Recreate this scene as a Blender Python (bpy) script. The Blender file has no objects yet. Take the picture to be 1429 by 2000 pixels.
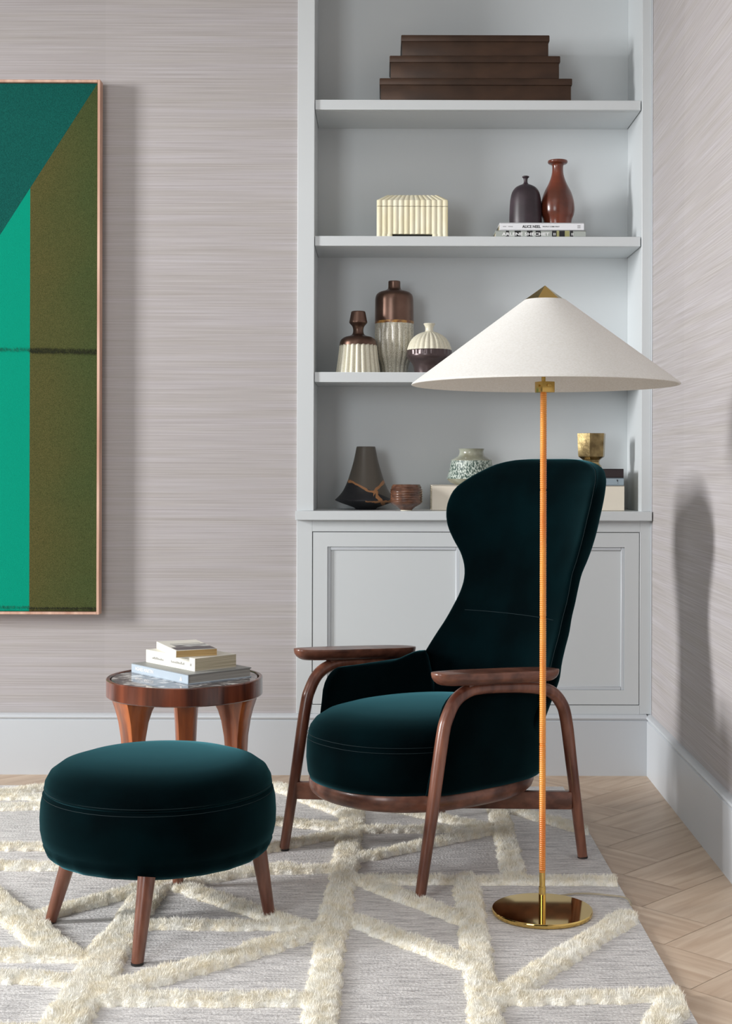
import bpy, bmesh, math, random
import numpy as np
from mathutils import Vector, Matrix
PI = math.pi
random.seed(7); rng = np.random.default_rng(7)
SC = bpy.context.scene; COL = SC.collection
# ------------------------------------------------------------------ camera
EYE, F, VX, VY, ROLL = 1.08, 2700.0, 745.0, 912.0, 0.0025
cd = bpy.data.cameras.new('camera'); cam = bpy.data.objects.new('camera', cd); COL.objects.link(cam)
cd.sensor_fit = 'VERTICAL'; cd.sensor_height = 36; cd.lens = 36*F/2000
cd.shift_x = -(VX-714.5)/2000; cd.shift_y = (VY-1000)/2000; cd.clip_start = .05
cam.matrix_world = Matrix.Translation((0, 0, EYE)) @ Matrix.Rotation(PI/2, 4, 'X') @ Matrix.Rotation(ROLL, 4, 'Z')
SC.camera = cam
# ------------------------------------------------------------------ world, lamps, exposure
SC.view_settings.view_transform = 'Standard'; SC.view_settings.look = 'None'
SC.view_settings.gamma = 1; SC.view_settings.use_curve_mapping = False; SC.view_settings.exposure = 0.0
W = bpy.data.worlds.new('world'); SC.world = W; W.use_nodes = True
W.node_tree.nodes['Background'].inputs[0].default_value = (.86, .93, 1, 1)
W.node_tree.nodes['Background'].inputs[1].default_value = .04
def area(name, loc, target, sx, sy, power, col, spread=180):
    d = bpy.data.lights.new(name, 'AREA'); d.shape = 'RECTANGLE'; d.size = sx; d.size_y = sy
    d.energy = power; d.color = col; d.spread = math.radians(spread)
    o = bpy.data.objects.new(name, d); COL.objects.link(o); o.location = loc
    o.rotation_euler = (Vector(target)-Vector(loc)).to_track_quat('-Z', 'Y').to_euler()
    return o
area('window_daylight', (-7.4, 2.05, 2.65), (0.2, 4.3, 1.1), 1.1, 2.1, 650, (1, .998, 1))
area('front_left_window_daylight', (-2.2, -.6, 1.9), (0.5, 4.6, 1.2), 1.3, 2.0, 65, (.93, .97, 1))
area('overhead_fill', (-.7, 2.7, 3.10), (-.7, 2.7, 0), 1.5, 1.5, 6, (.97, .98, 1))  # added fill from above to brighten rug and cushion tops, no fixture there

# ------------------------------------------------------------------ pixel -> place
def px(x, y, Y):
    dx, dy = x-VX, y-VY
    ux, uy = dx+ROLL*dy, dy-ROLL*dx
    return ux/F*Y, EYE-uy/F*Y
def gp(x, y, z=0.0):
    dx, dy = x-VX, y-VY
    ux, uy = dx+ROLL*dy, dy-ROLL*dx
    Y = (EYE-z)*F/uy
    return ux/F*Y, Y
# ------------------------------------------------------------------ materials
def srgb(r, g, b):
    f = lambda c: (c/255/12.92) if c/255 <= .04045 else ((c/255+.055)/1.055)**2.4
    return (f(r), f(g), f(b), 1)
def nt(m):
    m.use_nodes = True; t = m.node_tree; return t, t.nodes, t.links, t.nodes['Principled BSDF']
def mat(name, col, rough=.5, metal=0, sheen=0, sheen_tint=None, coat=0, noise=None, bump=None, spec=None, sheen_r=.4):
    """noise=(scale xyz, second colour, low, high)   bump=(scale xyz, strength, distance)"""
    m = bpy.data.materials.new(name); t, N, L, P = nt(m)
    P.inputs['Base Color'].default_value = col; P.inputs['Roughness'].default_value = rough
    P.inputs['Metallic'].default_value = metal
    if spec is not None: P.inputs['Specular IOR Level'].default_value = spec
    if sheen:
        P.inputs['Sheen Weight'].default_value = sheen; P.inputs['Sheen Roughness'].default_value = sheen_r
        if sheen_tint: P.inputs['Sheen Tint'].default_value = sheen_tint
    if coat: P.inputs['Coat Weight'].default_value = coat; P.inputs['Coat Roughness'].default_value = .12
    def ntex(sc, detail=4):
        tc = N.new('ShaderNodeTexCoord'); mp = N.new('ShaderNodeMapping'); n = N.new('ShaderNodeTexNoise')
        mp.inputs['Scale'].default_value = sc; n.inputs['Scale'].default_value = 1; n.inputs['Detail'].default_value = detail
        L.new(tc.outputs['Object'], mp.inputs[0]); L.new(mp.outputs[0], n.inputs[0]); return n
    if noise:
        n = ntex(noise[0]); r = N.new('ShaderNodeValToRGB'); L.new(n.outputs[0], r.inputs[0])
        r.color_ramp.elements[0].position = noise[2]; r.color_ramp.elements[1].position = noise[3]
        r.color_ramp.elements[0].color = noise[1]; r.color_ramp.elements[1].color = col
        L.new(r.outputs[0], P.inputs['Base Color'])
    if bump:
        n = ntex(bump[0]); b = N.new('ShaderNodeBump'); b.inputs['Strength'].default_value = bump[1]
        b.inputs['Distance'].default_value = bump[2]; L.new(n.outputs[0], b.inputs['Height']); L.new(b.outputs[0], P.inputs['Normal'])
    return m
def grasscloth(name, along):
    m = bpy.data.materials.new(name); t, N, L, P = nt(m); P.inputs['Roughness'].default_value = .75
    tc = N.new('ShaderNodeTexCoord'); sep = N.new('ShaderNodeSeparateXYZ'); L.new(tc.outputs['Object'], sep.inputs[0])
    A = sep.outputs[0 if along == 'x' else 1]
    def streak(sa, sz, det):
        c = N.new('ShaderNodeCombineXYZ')
        ma = N.new('ShaderNodeMath'); ma.operation = 'MULTIPLY'; ma.inputs[1].default_value = sa; L.new(A, ma.inputs[0])
        mz = N.new('ShaderNodeMath'); mz.operation = 'MULTIPLY'; mz.inputs[1].default_value = sz; L.new(sep.outputs[2], mz.inputs[0])
        L.new(ma.outputs[0], c.inputs[0]); L.new(mz.outputs[0], c.inputs[1])
        n = N.new('ShaderNodeTexNoise'); n.inputs['Scale'].default_value = 1; n.inputs['Detail'].default_value = det
        L.new(c.outputs[0], n.inputs[0]); return n.outputs[0]
    s1, s2, s3 = streak(2.2, 260, 3), streak(1.1, 34, 2), streak(5, 520, 2)
    r1 = N.new('ShaderNodeValToRGB'); L.new(s1, r1.inputs[0]); e = r1.color_ramp.elements
    e[0].position = .3; e[0].color = srgb(172, 167, 166); e[1].position = .7; e[1].color = srgb(194, 191, 192)
    r2 = N.new('ShaderNodeValToRGB'); L.new(s2, r2.inputs[0]); e = r2.color_ramp.elements
    e[0].position = .35; e[0].color = (.945, .925, .90, 1); e[1].position = .65; e[1].color = (1, .985, 1.0, 1)
    r3 = N.new('ShaderNodeValToRGB'); L.new(s3, r3.inputs[0]); e = r3.color_ramp.elements
    e[0].position = .25; e[0].color = (.82, .79, .76, 1); e[1].position = .33; e[1].color = (1, 1, 1, 1)
    m1 = N.new('ShaderNodeMix'); m1.data_type = 'RGBA'; m1.blend_type = 'MULTIPLY'; m1.inputs[0].default_value = 1
    L.new(r1.outputs[0], m1.inputs[6]); L.new(r2.outputs[0], m1.inputs[7])
    m2 = N.new('ShaderNodeMix'); m2.data_type = 'RGBA'; m2.blend_type = 'MULTIPLY'; m2.inputs[0].default_value = 1
    L.new(m1.outputs[2], m2.inputs[6]); L.new(r3.outputs[0], m2.inputs[7])
    # strips of paper .91 m wide, each a slightly different dye lot
    fl = N.new('ShaderNodeMath'); fl.operation = 'ADD'; fl.inputs[1].default_value = .975 if along == 'x' else -3.4; L.new(A, fl.inputs[0])
    dv = N.new('ShaderNodeMath'); dv.operation = 'DIVIDE'; dv.inputs[1].default_value = .91; L.new(fl.outputs[0], dv.inputs[0])
    fo = N.new('ShaderNodeMath'); fo.operation = 'FLOOR'; L.new(dv.outputs[0], fo.inputs[0])
    wn = N.new('ShaderNodeTexWhiteNoise'); wn.noise_dimensions = '1D'; L.new(fo.outputs[0], wn.inputs['W'])
    r4 = N.new('ShaderNodeMapRange'); r4.inputs[3].default_value = .955; r4.inputs[4].default_value = 1.03; L.new(wn.outputs[0], r4.inputs[0])
    m3 = N.new('ShaderNodeVectorMath'); m3.operation = 'SCALE'; L.new(m2.outputs[2], m3.inputs[0]); L.new(r4.outputs[0], m3.inputs['Scale'])
    L.new(m3.outputs[0], P.inputs['Base Color'])
    b = N.new('ShaderNodeBump'); b.inputs['Strength'].default_value = .25; b.inputs['Distance'].default_value = .001
    L.new(s1, b.inputs['Height']); L.new(b.outputs[0], P.inputs['Normal'])
    return m
def wood(name, dark, light, scale, rough=.35, coat=0, lo=.35, hi=.65, bstr=.1):
    return mat(name, light, rough, coat=coat, noise=(scale, dark, lo, hi), bump=(scale, bstr, .0006))
M = {}
M['grass_x'] = grasscloth('grasscloth_wallpaper', 'x'); M['grass_y'] = grasscloth('grasscloth_wallpaper_side', 'y')
M['paint'] = mat('cabinet_paint', srgb(212, 217, 219), .38)
M['trim'] = mat('skirting_paint', srgb(203, 208, 213), .38)
M['ceil'] = mat('ceiling_paint', srgb(225, 222, 216), .8)
VELV = dict(rough=.9, sheen=.5, sheen_tint=(.12, .40, .47, 1), sheen_r=.37, spec=.02)
M['velvet'] = mat('teal_velvet', (.0004, .0050, .0064, 1), noise=((7, 7, 7), (.0002, .0018, .0024, 1), .35, .7), **VELV)
M['stitch'] = mat('seam_thread', (.004, .018, .022, 1), .8)
M['walnut'] = wood('walnut', srgb(88, 48, 36), srgb(142, 92, 72), (30, 30, 5), .32, .25)
M['walnut_h'] = wood('walnut_arm', srgb(80, 46, 35), srgb(130, 84, 66), (20, 20, 34), .35, .2)
M['rose'] = wood('table_rim_walnut', srgb(62, 28, 18), srgb(128, 66, 42), (22, 22, 2.0), .25, .5)
M['rose_leg_lit'] = wood('table_leg_walnut_lit', srgb(112, 52, 24), srgb(192, 106, 52), (26, 26, 2.2), .28, .45)  # lit copy of the rim walnut, orange light on the legs is in the colour
M['foot'] = mat('foot_pad', (.01, .01, .01, 1), .6)
M['brass'] = mat('polished_brass', srgb(220, 188, 116), .06, 1)
M['brass_s'] = mat('satin_brass', srgb(206, 172, 98), .24, 1)
M['rattan'] = mat('rattan_wrap', srgb(246, 164, 66), .3, coat=.35, noise=((40, 40, 7), srgb(228, 128, 44), .38, .6))
M['dark'] = mat('dark_gap', (.012, .012, .012, 1), .8)  # near-black, also paints shade into the door gaps and the casket's foot cutout
M['ivory'] = mat('ivory_bone', srgb(244, 239, 214), .3, coat=.3, noise=((30, 30, 10), srgb(238, 228, 192), .35, .65))
M['bronzebox'] = mat('bronze_leather', srgb(78, 56, 42), .42, .35, noise=((7, 7, 14), srgb(56, 40, 30), .35, .7))
M['plum'] = mat('plum_glaze', srgb(62, 48, 56), .42, noise=((14, 14, 22), srgb(48, 38, 44), .4, .65))
M['rust'] = mat('rust_glaze', srgb(128, 60, 38), .28, coat=.3, noise=((9, 9, 12), srgb(86, 42, 28), .35, .7))
M['copper'] = mat('metallic_copper_glaze', srgb(126, 100, 88), .33, .85, noise=((6, 6, 10), srgb(96, 74, 64), .35, .7))
M['cream'] = mat('speckled_cream_glaze', srgb(224, 220, 200), .38, noise=((620, 620, 480), srgb(178, 168, 146), .30, .46), coat=.2)
M['cream2'] = mat('speckled_grey_cream_glaze', srgb(212, 209, 194), .3, noise=((520, 520, 400), srgb(140, 130, 110), .34, .56), coat=.3)
M['amber'] = mat('amber_glaze_line', srgb(186, 140, 78), .3, noise=((50, 50, 50), srgb(110, 70, 44), .4, .6))
M['umber'] = mat('umber_glaze', srgb(84, 72, 72), .3, .5)
M['brownglaze'] = mat('brown_glaze', srgb(112, 74, 54), .25, coat=.5, noise=((40, 40, 60), srgb(72, 44, 32), .35, .65))
M['creampaper'] = mat('cream_cloth_cover', srgb(232, 224, 208), .6)
M['gold'] = mat('gold_glaze', srgb(178, 158, 112), .3, .9, noise=((16, 16, 16), srgb(112, 96, 66), .38, .6), bump=((40, 40, 40), .5, .002))
M['white'] = mat('white_cover', srgb(240, 242, 246), .4)
M['offwhite'] = mat('off_white_cover', srgb(236, 233, 222), .5)
M['pages'] = mat('page_edges', srgb(210, 200, 176), .8, noise=((3, 3, 900), srgb(170, 160, 134), .4, .6))
M['pages_y'] = mat('yellowed_page_edges', srgb(206, 176, 122), .8, noise=((3, 3, 900), srgb(176, 142, 92), .4, .6))
M['pages_g'] = mat('grey_page_edges', srgb(176, 174, 168), .8, noise=((3, 3, 900), srgb(150, 148, 142), .4, .6))
M['bluegrey'] = mat('pale_blue_grey_cover', srgb(186, 200, 212), .35)
M['greytop'] = mat('grey_cover', srgb(152, 154, 152), .45)
M['ink'] = mat('black_ink', (.01, .01, .012, 1), .6)
M['inkgrey'] = mat('grey_ink', srgb(150, 150, 150), .6)
M['whiteink'] = mat('white_ink', srgb(248, 248, 248), .5)
M['olivebar'] = mat('olive_print', srgb(164, 162, 112), .5)
M['sagebar'] = mat('sage_print', srgb(176, 182, 176), .5)
M['darkbook'] = mat('dark_maroon_cover', srgb(42, 32, 34), .5)
M['bluebook'] = mat('steel_blue_cover', srgb(150, 166, 176), .5)
M['cord'] = mat('cord_plastic', srgb(176, 164, 140), .4)
M['oakframe'] = wood('pale_oak', srgb(196, 150, 128), srgb(228, 190, 168), (30, 30, 3), .5)
def woven(name, a, b, lo=.4, hi=.6, vert=True):
    m = mat(name, a, .85, spec=.1, noise=((640, 640, 420), b, lo, hi), bump=((800, 800, 560), .8, .0012)); return m
M['teal_w'] = woven('dark_teal_weave', srgb(22, 104, 94), srgb(10, 66, 62), .3, .7)
M['green_w'] = woven('emerald_weave', srgb(0, 160, 132), srgb(0, 140, 112), .3, .7)
M['olive_w'] = woven('olive_weave', srgb(104, 104, 64), srgb(64, 68, 38), .3, .68)
# olive cloth drifts from brown yarn on its left to green yarn on its right
t_, N_, L_, P_ = nt(M['olive_w'])
tc_ = N_.new('ShaderNodeTexCoord'); sp_ = N_.new('ShaderNodeSeparateXYZ'); L_.new(tc_.outputs['Object'], sp_.inputs[0])
nz_ = N_.new('ShaderNodeTexNoise'); nz_.inputs['Scale'].default_value = 6; L_.new(tc_.outputs['Object'], nz_.inputs[0])
ad_ = N_.new('ShaderNodeMath'); ad_.operation = 'MULTIPLY_ADD'; L_.new(nz_.outputs[0], ad_.inputs[0]); ad_.inputs[1].default_value = .16; L_.new(sp_.outputs[0], ad_.inputs[2])
rm_ = N_.new('ShaderNodeMapRange'); L_.new(ad_.outputs[0], rm_.inputs[0]); rm_.inputs[1].default_value = .28; rm_.inputs[2].default_value = .52
mx_ = N_.new('ShaderNodeMix'); mx_.data_type = 'RGBA'; mx_.blend_type = 'MULTIPLY'; mx_.inputs[0].default_value = 1
cr_ = N_.new('ShaderNodeValToRGB'); L_.new(rm_.outputs[0], cr_.inputs[0]); cr_.color_ramp.elements[0].color = (.96, .86, .78, 1); cr_.color_ramp.elements[1].color = (.62, .82, .76, 1)
src_ = P_.inputs['Base Color'].links[0].from_socket
L_.new(src_, mx_.inputs[6]); L_.new(cr_.outputs[0], mx_.inputs[7]); L_.new(mx_.outputs[2], P_.inputs['Base Color'])
M['fringe_d'] = mat('dark_fringe', srgb(40, 44, 20), .9); M['fringe_g'] = mat('green_fringe', srgb(0, 122, 98), .9)
# linen shade
M['linen'] = mat('linen', srgb(250, 250, 248), .85, noise=((200, 200, 460), srgb(240, 239, 235), .35, .6), bump=((700, 700, 900), .3, .0006))
t_, N_, L_, P_ = nt(M['linen'])
tr_ = N_.new('ShaderNodeBsdfTranslucent'); tr_.inputs[0].default_value = (.9, .84, .72, 1)
ms_ = N_.new('ShaderNodeMixShader'); ms_.inputs[0].default_value = .22
L_.new(P_.outputs[0], ms_.inputs[1]); L_.new(tr_.outputs[0], ms_.inputs[2]); L_.new(ms_.outputs[0], N_['Material Output'].inputs[0])
# marble
m = bpy.data.materials.new('dark_veined_marble'); M['marble'] = m; t, N, L, P = nt(m)
P.inputs['Roughness'].default_value = .06
tc = N.new('ShaderNodeTexCoord'); n1 = N.new('ShaderNodeTexNoise'); n1.inputs['Scale'].default_value = 15; n1.inputs['Detail'].default_value = 6; n1.inputs['Distortion'].default_value = 1.6
L.new(tc.outputs['Object'], n1.inputs[0]); r = N.new('ShaderNodeValToRGB'); L.new(n1.outputs[0], r.inputs[0]); e = r.color_ramp.elements
e[0].position = .40; e[0].color = srgb(52, 50, 54); e[1].position = .62; e[1].color = srgb(226, 224, 220)
q = e.new(.5); q.color = srgb(104, 100, 102); q = e.new(.545); q.color = srgb(150, 145, 143)
L.new(r.outputs[0], P.inputs['Base Color'])
# celadon textured vase, dark vase with ember lines
m = mat('mottled_celadon_glaze', srgb(196, 206, 196), .35, noise=((210, 210, 110), srgb(46, 74, 64), .43, .58), bump=((210, 210, 110), .8, .002)); M['celadon'] = m
M['celadon_plain'] = mat('celadon_glaze', srgb(170, 174, 158), .25, coat=.4, noise=((14, 14, 14), srgb(130, 128, 108), .35, .6))
m = bpy.data.materials.new('smoked_black_clay'); M['ember'] = m; t, N, L, P = nt(m); P.inputs['Roughness'].default_value = .42
tc = N.new('ShaderNodeTexCoord'); sp = N.new('ShaderNodeSeparateXYZ'); L.new(tc.outputs['Object'], sp.inputs[0])
def mth(op, a, b):
    x = N.new('ShaderNodeMath'); x.operation = op
    for i, v in enumerate((a, b)):
        if isinstance(v, (int, float)): x.inputs[i].default_value = v
        else: L.new(v, x.inputs[i])
    return x.outputs[0]
nz = N.new('ShaderNodeTexNoise'); nz.inputs['Scale'].default_value = 22; L.new(tc.outputs['Object'], nz.inputs[0])
wob = mth('MULTIPLY', mth('SUBTRACT', nz.outputs[0], .5), .03)
def line(slope, z0, wid, cond=None):
    d = mth('ABSOLUTE', mth('SUBTRACT', mth('ADD', sp.outputs[2], wob), mth('ADD', mth('MULTIPLY', sp.outputs[0], slope), z0)), 0)
    return mth('LESS_THAN', d, wid)
l1 = mth('MULTIPLY', line(-.42, .078, .0045), mth('LESS_THAN', sp.outputs[0], .045))
l2 = mth('MULTIPLY', line(1.1, .028, .008), mth('GREATER_THAN', sp.outputs[0], .028))
l3 = mth('MULTIPLY', line(-1.1, .095, .008), mth('GREATER_THAN', sp.outputs[0], .036))
l4 = mth('MULTIPLY', line(-.02, .033, .0035), mth('GREATER_THAN', sp.outputs[0], .0))
mask = mth('MAXIMUM', mth('MAXIMUM', l1, l2), mth('MAXIMUM', l3, l4))
low = mth('LESS_THAN', sp.outputs[2], mth('ADD', mth('MULTIPLY', sp.outputs[0], -.42), .078))
cA = N.new('ShaderNodeMix'); cA.data_type = 'RGBA'; L.new(low, cA.inputs[0]); cA.inputs[6].default_value = srgb(86, 80, 72); cA.inputs[7].default_value = srgb(30, 30, 34)
cB = N.new('ShaderNodeMix'); cB.data_type = 'RGBA'; L.new(mask, cB.inputs[0]); L.new(cA.outputs[2], cB.inputs[6]); cB.inputs[7].default_value = srgb(168, 118, 76)
L.new(cB.outputs[2], P.inputs['Base Color'])
# rug ground weave: heathered grey with dark weft dashes running left to right
m = bpy.data.materials.new('flat_wool_weave'); M['weave'] = m; t, N, L, P = nt(m); P.inputs['Roughness'].default_value = .95
tc = N.new('ShaderNodeTexCoord')
def nx(sc, det=3):
    mp = N.new('ShaderNodeMapping'); mp.inputs['Scale'].default_value = sc; L.new(tc.outputs['Object'], mp.inputs[0])
    n = N.new('ShaderNodeTexNoise'); n.inputs['Scale'].default_value = 1; n.inputs['Detail'].default_value = det; L.new(mp.outputs[0], n.inputs[0]); return n.outputs[0]
def ramp(src, p0, c0, p1, c1):
    r = N.new('ShaderNodeValToRGB'); L.new(src, r.inputs[0]); e = r.color_ramp.elements
    e[0].position, e[0].color, e[1].position, e[1].color = p0, c0, p1, c1; return r.outputs[0]
def mul(a, b):
    x = N.new('ShaderNodeMix'); x.data_type = 'RGBA'; x.blend_type = 'MULTIPLY'; x.inputs[0].default_value = 1
    L.new(a, x.inputs[6]); L.new(b, x.inputs[7]); return x.outputs[2]
na, nb, nc = nx((14, 170, 1), 3), nx((150, 210, 1), 2), nx((40, 330, 1), 2)
c = mul(ramp(na, .33, srgb(192, 190, 190), .58, srgb(242, 240, 238)), ramp(nb, .3, (.80, .795, .80, 1), .6, (1, 1, 1, 1)))
c = mul(c, ramp(nc, .29, (.40, .38, .38, 1), .37, (1, 1, 1, 1)))
L.new(c, P.inputs['Base Color'])
b = N.new('ShaderNodeBump'); b.inputs['Strength'].default_value = .8; b.inputs['Distance'].default_value = .003; L.new(nb, b.inputs['Height']); L.new(b.outputs[0], P.inputs['Normal'])
M['pile'] = mat('wool_pile', srgb(255, 253, 245), .95, sheen=.2, noise=((38, 38, 20), srgb(251, 244, 226), .35, .62))
# oak floor: colour per plank from a face attribute
m = bpy.data.materials.new('pale_oak_planks'); M['oak'] = m; t, N, L, P = nt(m); P.inputs['Roughness'].default_value = .42
at = N.new('ShaderNodeAttribute'); at.attribute_name = 'plank'; sp = N.new('ShaderNodeSeparateColor'); L.new(at.outputs['Color'], sp.inputs[0])
uv = N.new('ShaderNodeUVMap'); mp = N.new('ShaderNodeMapping'); mp.inputs['Scale'].default_value = (3.0, 34, 1); L.new(uv.outputs[0], mp.inputs[0])
n1 = N.new('ShaderNodeTexNoise'); n1.inputs['Scale'].default_value = 1; n1.inputs['Detail'].default_value = 5; n1.inputs['Distortion'].default_value = .6; L.new(mp.outputs[0], n1.inputs[0])
g = ramp(n1.outputs[0], .3, srgb(192, 166, 142), .7, srgb(220, 200, 178))
p2 = ramp(sp.outputs[0], 0, (.80, .77, .74, 1), 1, (1.06, 1.05, 1.03, 1))
L.new(mul(g, p2), P.inputs['Base Color'])

# ------------------------------------------------------------------ mesh helpers
def tagit(o, label=None, cat=None, group=None, kind=None):
    if label: o['label'] = label
    if cat: o['category'] = cat
    if group: o['group'] = group
    if kind: o['kind'] = kind
    return o
def obj(name, bm, mats, parent=None, loc=None, smooth=True, ang=38):
    me = bpy.data.meshes.new(name)
    off = Vector(parent['_w']) if parent is not None else Vector(loc or (0, 0, 0))
    bmesh.ops.translate(bm, verts=bm.verts, vec=-off)
    bmesh.ops.recalc_face_normals(bm, faces=bm.faces)
    bm.to_mesh(me); bm.free()
    for mm in (mats if isinstance(mats, (list, tuple)) else [mats]): me.materials.append(M[mm] if isinstance(mm, str) else mm)
    if smooth:
        me.polygons.foreach_set('use_smooth', [True]*len(me.polygons)); me.set_sharp_from_angle(angle=math.radians(ang))
    o = bpy.data.objects.new(name, me); COL.objects.link(o)
    o['_w'] = list(off)
    if parent is not None: o.parent = parent
    else: o.location = off
    return o
def thing(name, label, cat, loc, group=None):
    o = bpy.data.objects.new(name, None); COL.objects.link(o); o.location = loc; o['_w'] = list(loc)
    o.empty_display_size = .05
    return tagit(o, label, cat, group)
NB = bmesh.new
def box(bm, x0, x1, y0, y1, z0, z1, bev=0, seg=2, mi=0, xf=None):
    t = bmesh.new(); bmesh.ops.create_cube(t, size=1)
    bmesh.ops.scale(t, vec=(x1-x0, y1-y0, z1-z0), verts=t.verts)
    bmesh.ops.translate(t, vec=((x0+x1)/2, (y0+y1)/2, (z0+z1)/2), verts=t.verts)
    if bev: bmesh.ops.bevel(t, geom=t.edges, offset=bev, segments=seg, profile=.5, affect='EDGES')
    if xf is not None: bmesh.ops.transform(t, matrix=xf, verts=t.verts)
    for f in t.faces: f.material_index = mi
    me = bpy.data.meshes.new('t'); t.to_mesh(me); t.free(); bm.from_mesh(me); bpy.data.meshes.remove(me)
def loft(bm, rings, closed=True, cap0=True, cap1=True, mis=None):
    V = [[bm.verts.new(p) for p in r] for r in rings]; n = len(V[0])
    for i in range(len(V)-1):
        for j in range(n if closed else n-1):
            k = (j+1) % n
            f = bm.faces.new((V[i][j], V[i][k], V[i+1][k], V[i+1][j]))
            if mis: f.material_index = mis[i]
    if cap0: f = bm.faces.new(V[0][::-1]); f.material_index = mis[0] if mis else 0
    if cap1: f = bm.faces.new(V[-1]); f.material_index = mis[-1] if mis else 0
def tube(bm, pts, r, seg=14, rad=None, mi=0):
    pts = [Vector(p) for p in pts]; rings = []
    T = [(pts[min(i+1, len(pts)-1)]-pts[max(i-1, 0)]).normalized() for i in range(len(pts))]
    up = Vector((0, 0, 1)) if abs(T[0].z) < .9 else Vector((1, 0, 0))
    n = T[0].cross(up).normalized()
    for i, p in enumerate(pts):
        n = (n-T[i]*n.dot(T[i])).normalized(); b = T[i].cross(n); rr = rad[i] if rad else r
        rings.append([p+(n*math.cos(2*PI*k/seg)+b*math.sin(2*PI*k/seg))*rr for k in range(seg)])
    loft(bm, rings, mis=[mi]*len(rings) if mi else None)
def smoothpts(P, n=8):
    P = [Vector(p) for p in P]; out = []
    for i in range(len(P)-1):
        a, b, c, d = P[max(i-1, 0)], P[i], P[i+1], P[min(i+2, len(P)-1)]
        for k in range(n):
            t = k/n; out.append(.5*((2*b)+(c-a)*t+(2*a-5*b+4*c-d)*t*t+(3*b-a-3*c+d)*t**3))
    out.append(P[-1]); return out
def lathe(bm, cx, cy, prof, seg=48, mis=None, flute=None, sub=3, rot=0, cap1=True):
    """prof: (r, z[, mat][, flute amp]) bottom to top; densified with straight pieces"""
    rings, mm = [], []
    for i in range(len(prof)-1):
        a, b = prof[i], prof[i+1]
        for k in range(sub):
            t = k/sub; rings.append([a[j]+(b[j]-a[j])*t for j in (0, 1)]+[(a[3] if len(a) > 3 else 0)*(1-t)+(b[3] if len(b) > 3 else 0)*t]); mm.append(a[2] if len(a) > 2 else 0)
    a = prof[-1]; rings.append([a[0], a[1], a[3] if len(a) > 3 else 0]); mm.append(a[2] if len(a) > 2 else 0)
    R = []
    for r, z, fa in rings:
        ring = []
        for k in range(seg):
            th = 2*PI*k/seg+rot; rr = r
            if fa and flute: rr = r*(1-fa*(1-abs(math.sin(flute*th/2))))
            ring.append((cx+rr*math.cos(th), cy+rr*math.sin(th), z))
        R.append(ring)
    loft(bm, R, mis=mm, cap1=cap1)
def curveprof(keys, n=5):
    """smooth a list of (r,z,mat,fl) with catmull-rom"""
    out = []
    for i in range(len(keys)-1):
        a, b, c, d = [keys[max(0, min(len(keys)-1, j))] for j in (i-1, i, i+1, i+2)]
        for k in range(n):
            t = k/n
            f = lambda q: .5*((2*b[q])+(c[q]-a[q])*t+(2*a[q]-5*b[q]+4*c[q]-d[q])*t*t+(3*b[q]-a[q]-3*c[q]+d[q])*t**3)
            out.append((max(f(0), .0005), f(1), b[2] if len(b) > 2 else 0, (b[3]*(1-t)+c[3]*t) if len(b) > 3 else 0))
    l = keys[-1]; out.append((l[0], l[1], l[2] if len(l) > 2 else 0, l[3] if len(l) > 3 else 0)); return out
def text(name, body, h, org, xd, up, m, parent, width=None, bold=0):
    c = bpy.data.curves.new(name, 'FONT'); c.body = body; c.size = 1; c.extrude = .002/h*.12; c.resolution_u = 2; c.offset = bold
    o = bpy.data.objects.new(name, c); COL.objects.link(o); bpy.context.view_layer.update()
    me = bpy.data.meshes.new_from_object(o.evaluated_get(bpy.context.evaluated_depsgraph_get()))
    bpy.data.objects.remove(o); bpy.data.curves.remove(c)
    v = np.array([x.co[:] for x in me.vertices]); mn, mx = v.min(0), v.max(0)
    s = h/(mx[1]-mn[1]); sx = (width/(mx[0]-mn[0])) if width else s
    xd, up = Vector(xd).normalized(), Vector(up).normalized(); nn = xd.cross(up)
    off = Vector(parent['_w'])
    for x in me.vertices:
        p = Vector(org)+xd*((x.co.x-mn[0])*sx)+up*((x.co.y-mn[1])*s)+nn*(x.co.z*.12*h) - off
        x.co = p
    me.materials.append(M[m]); t = bpy.data.objects.new(name, me); COL.objects.link(t); t.parent = parent; t['_w'] = list(off); return t

# ------------------------------------------------------------------ room
YW, YC, YB, YN = 4.87, 4.86, 4.84, 5.143     # papered wall, cabinet face, skirting face, niche back
CEIL = 3.12
def X(x, Y, y=900): return px(x, y, Y)[0]
def Z(y, Y, x=900): return px(x, y, Y)[1]
xL, xR = X(579.5, YC), X(1271, YC)
RW = lambda Y: .9500+.0159*(Y-4.86)          # right wall's face
bm = NB(); box(bm, -3.3, xL, YW, 5.35, 0, CEIL); box(bm, xL, 1.2, 5.20, 5.35, 0, CEIL); box(bm, xL, 1.2, YW, 5.2, 3.02, CEIL)
tagit(obj('wall_back', bm, 'grass_x', smooth=False), kind='structure')
bm = NB()
loft(bm, [[(RW(y), y, 0), (RW(y)+.2, y, 0), (RW(y)+.2, y, CEIL), (RW(y), y, CEIL)] for y in (-1.4, 5.35)])
tagit(obj('wall_right', bm, 'grass_y', smooth=False), kind='structure')
bm = NB()   # left wall with a tall window opening
wy0, wy1, wz0, wz1 = 1.9, 4.6, .35, 2.8
box(bm, -3.5, -3.3, -1.4, wy0, 0, CEIL); box(bm, -3.5, -3.3, wy1, 5.35, 0, CEIL); box(bm, -3.5, -3.3, wy0, wy1, 0, wz0); box(bm, -3.5, -3.3, wy0, wy1, wz1, CEIL)
tagit(obj('wall_left', bm, 'grass_y', smooth=False), kind='structure')
bm = NB(); box(bm, -3.5, 1.3, -1.4, 5.35, CEIL, CEIL+.1)
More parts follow.
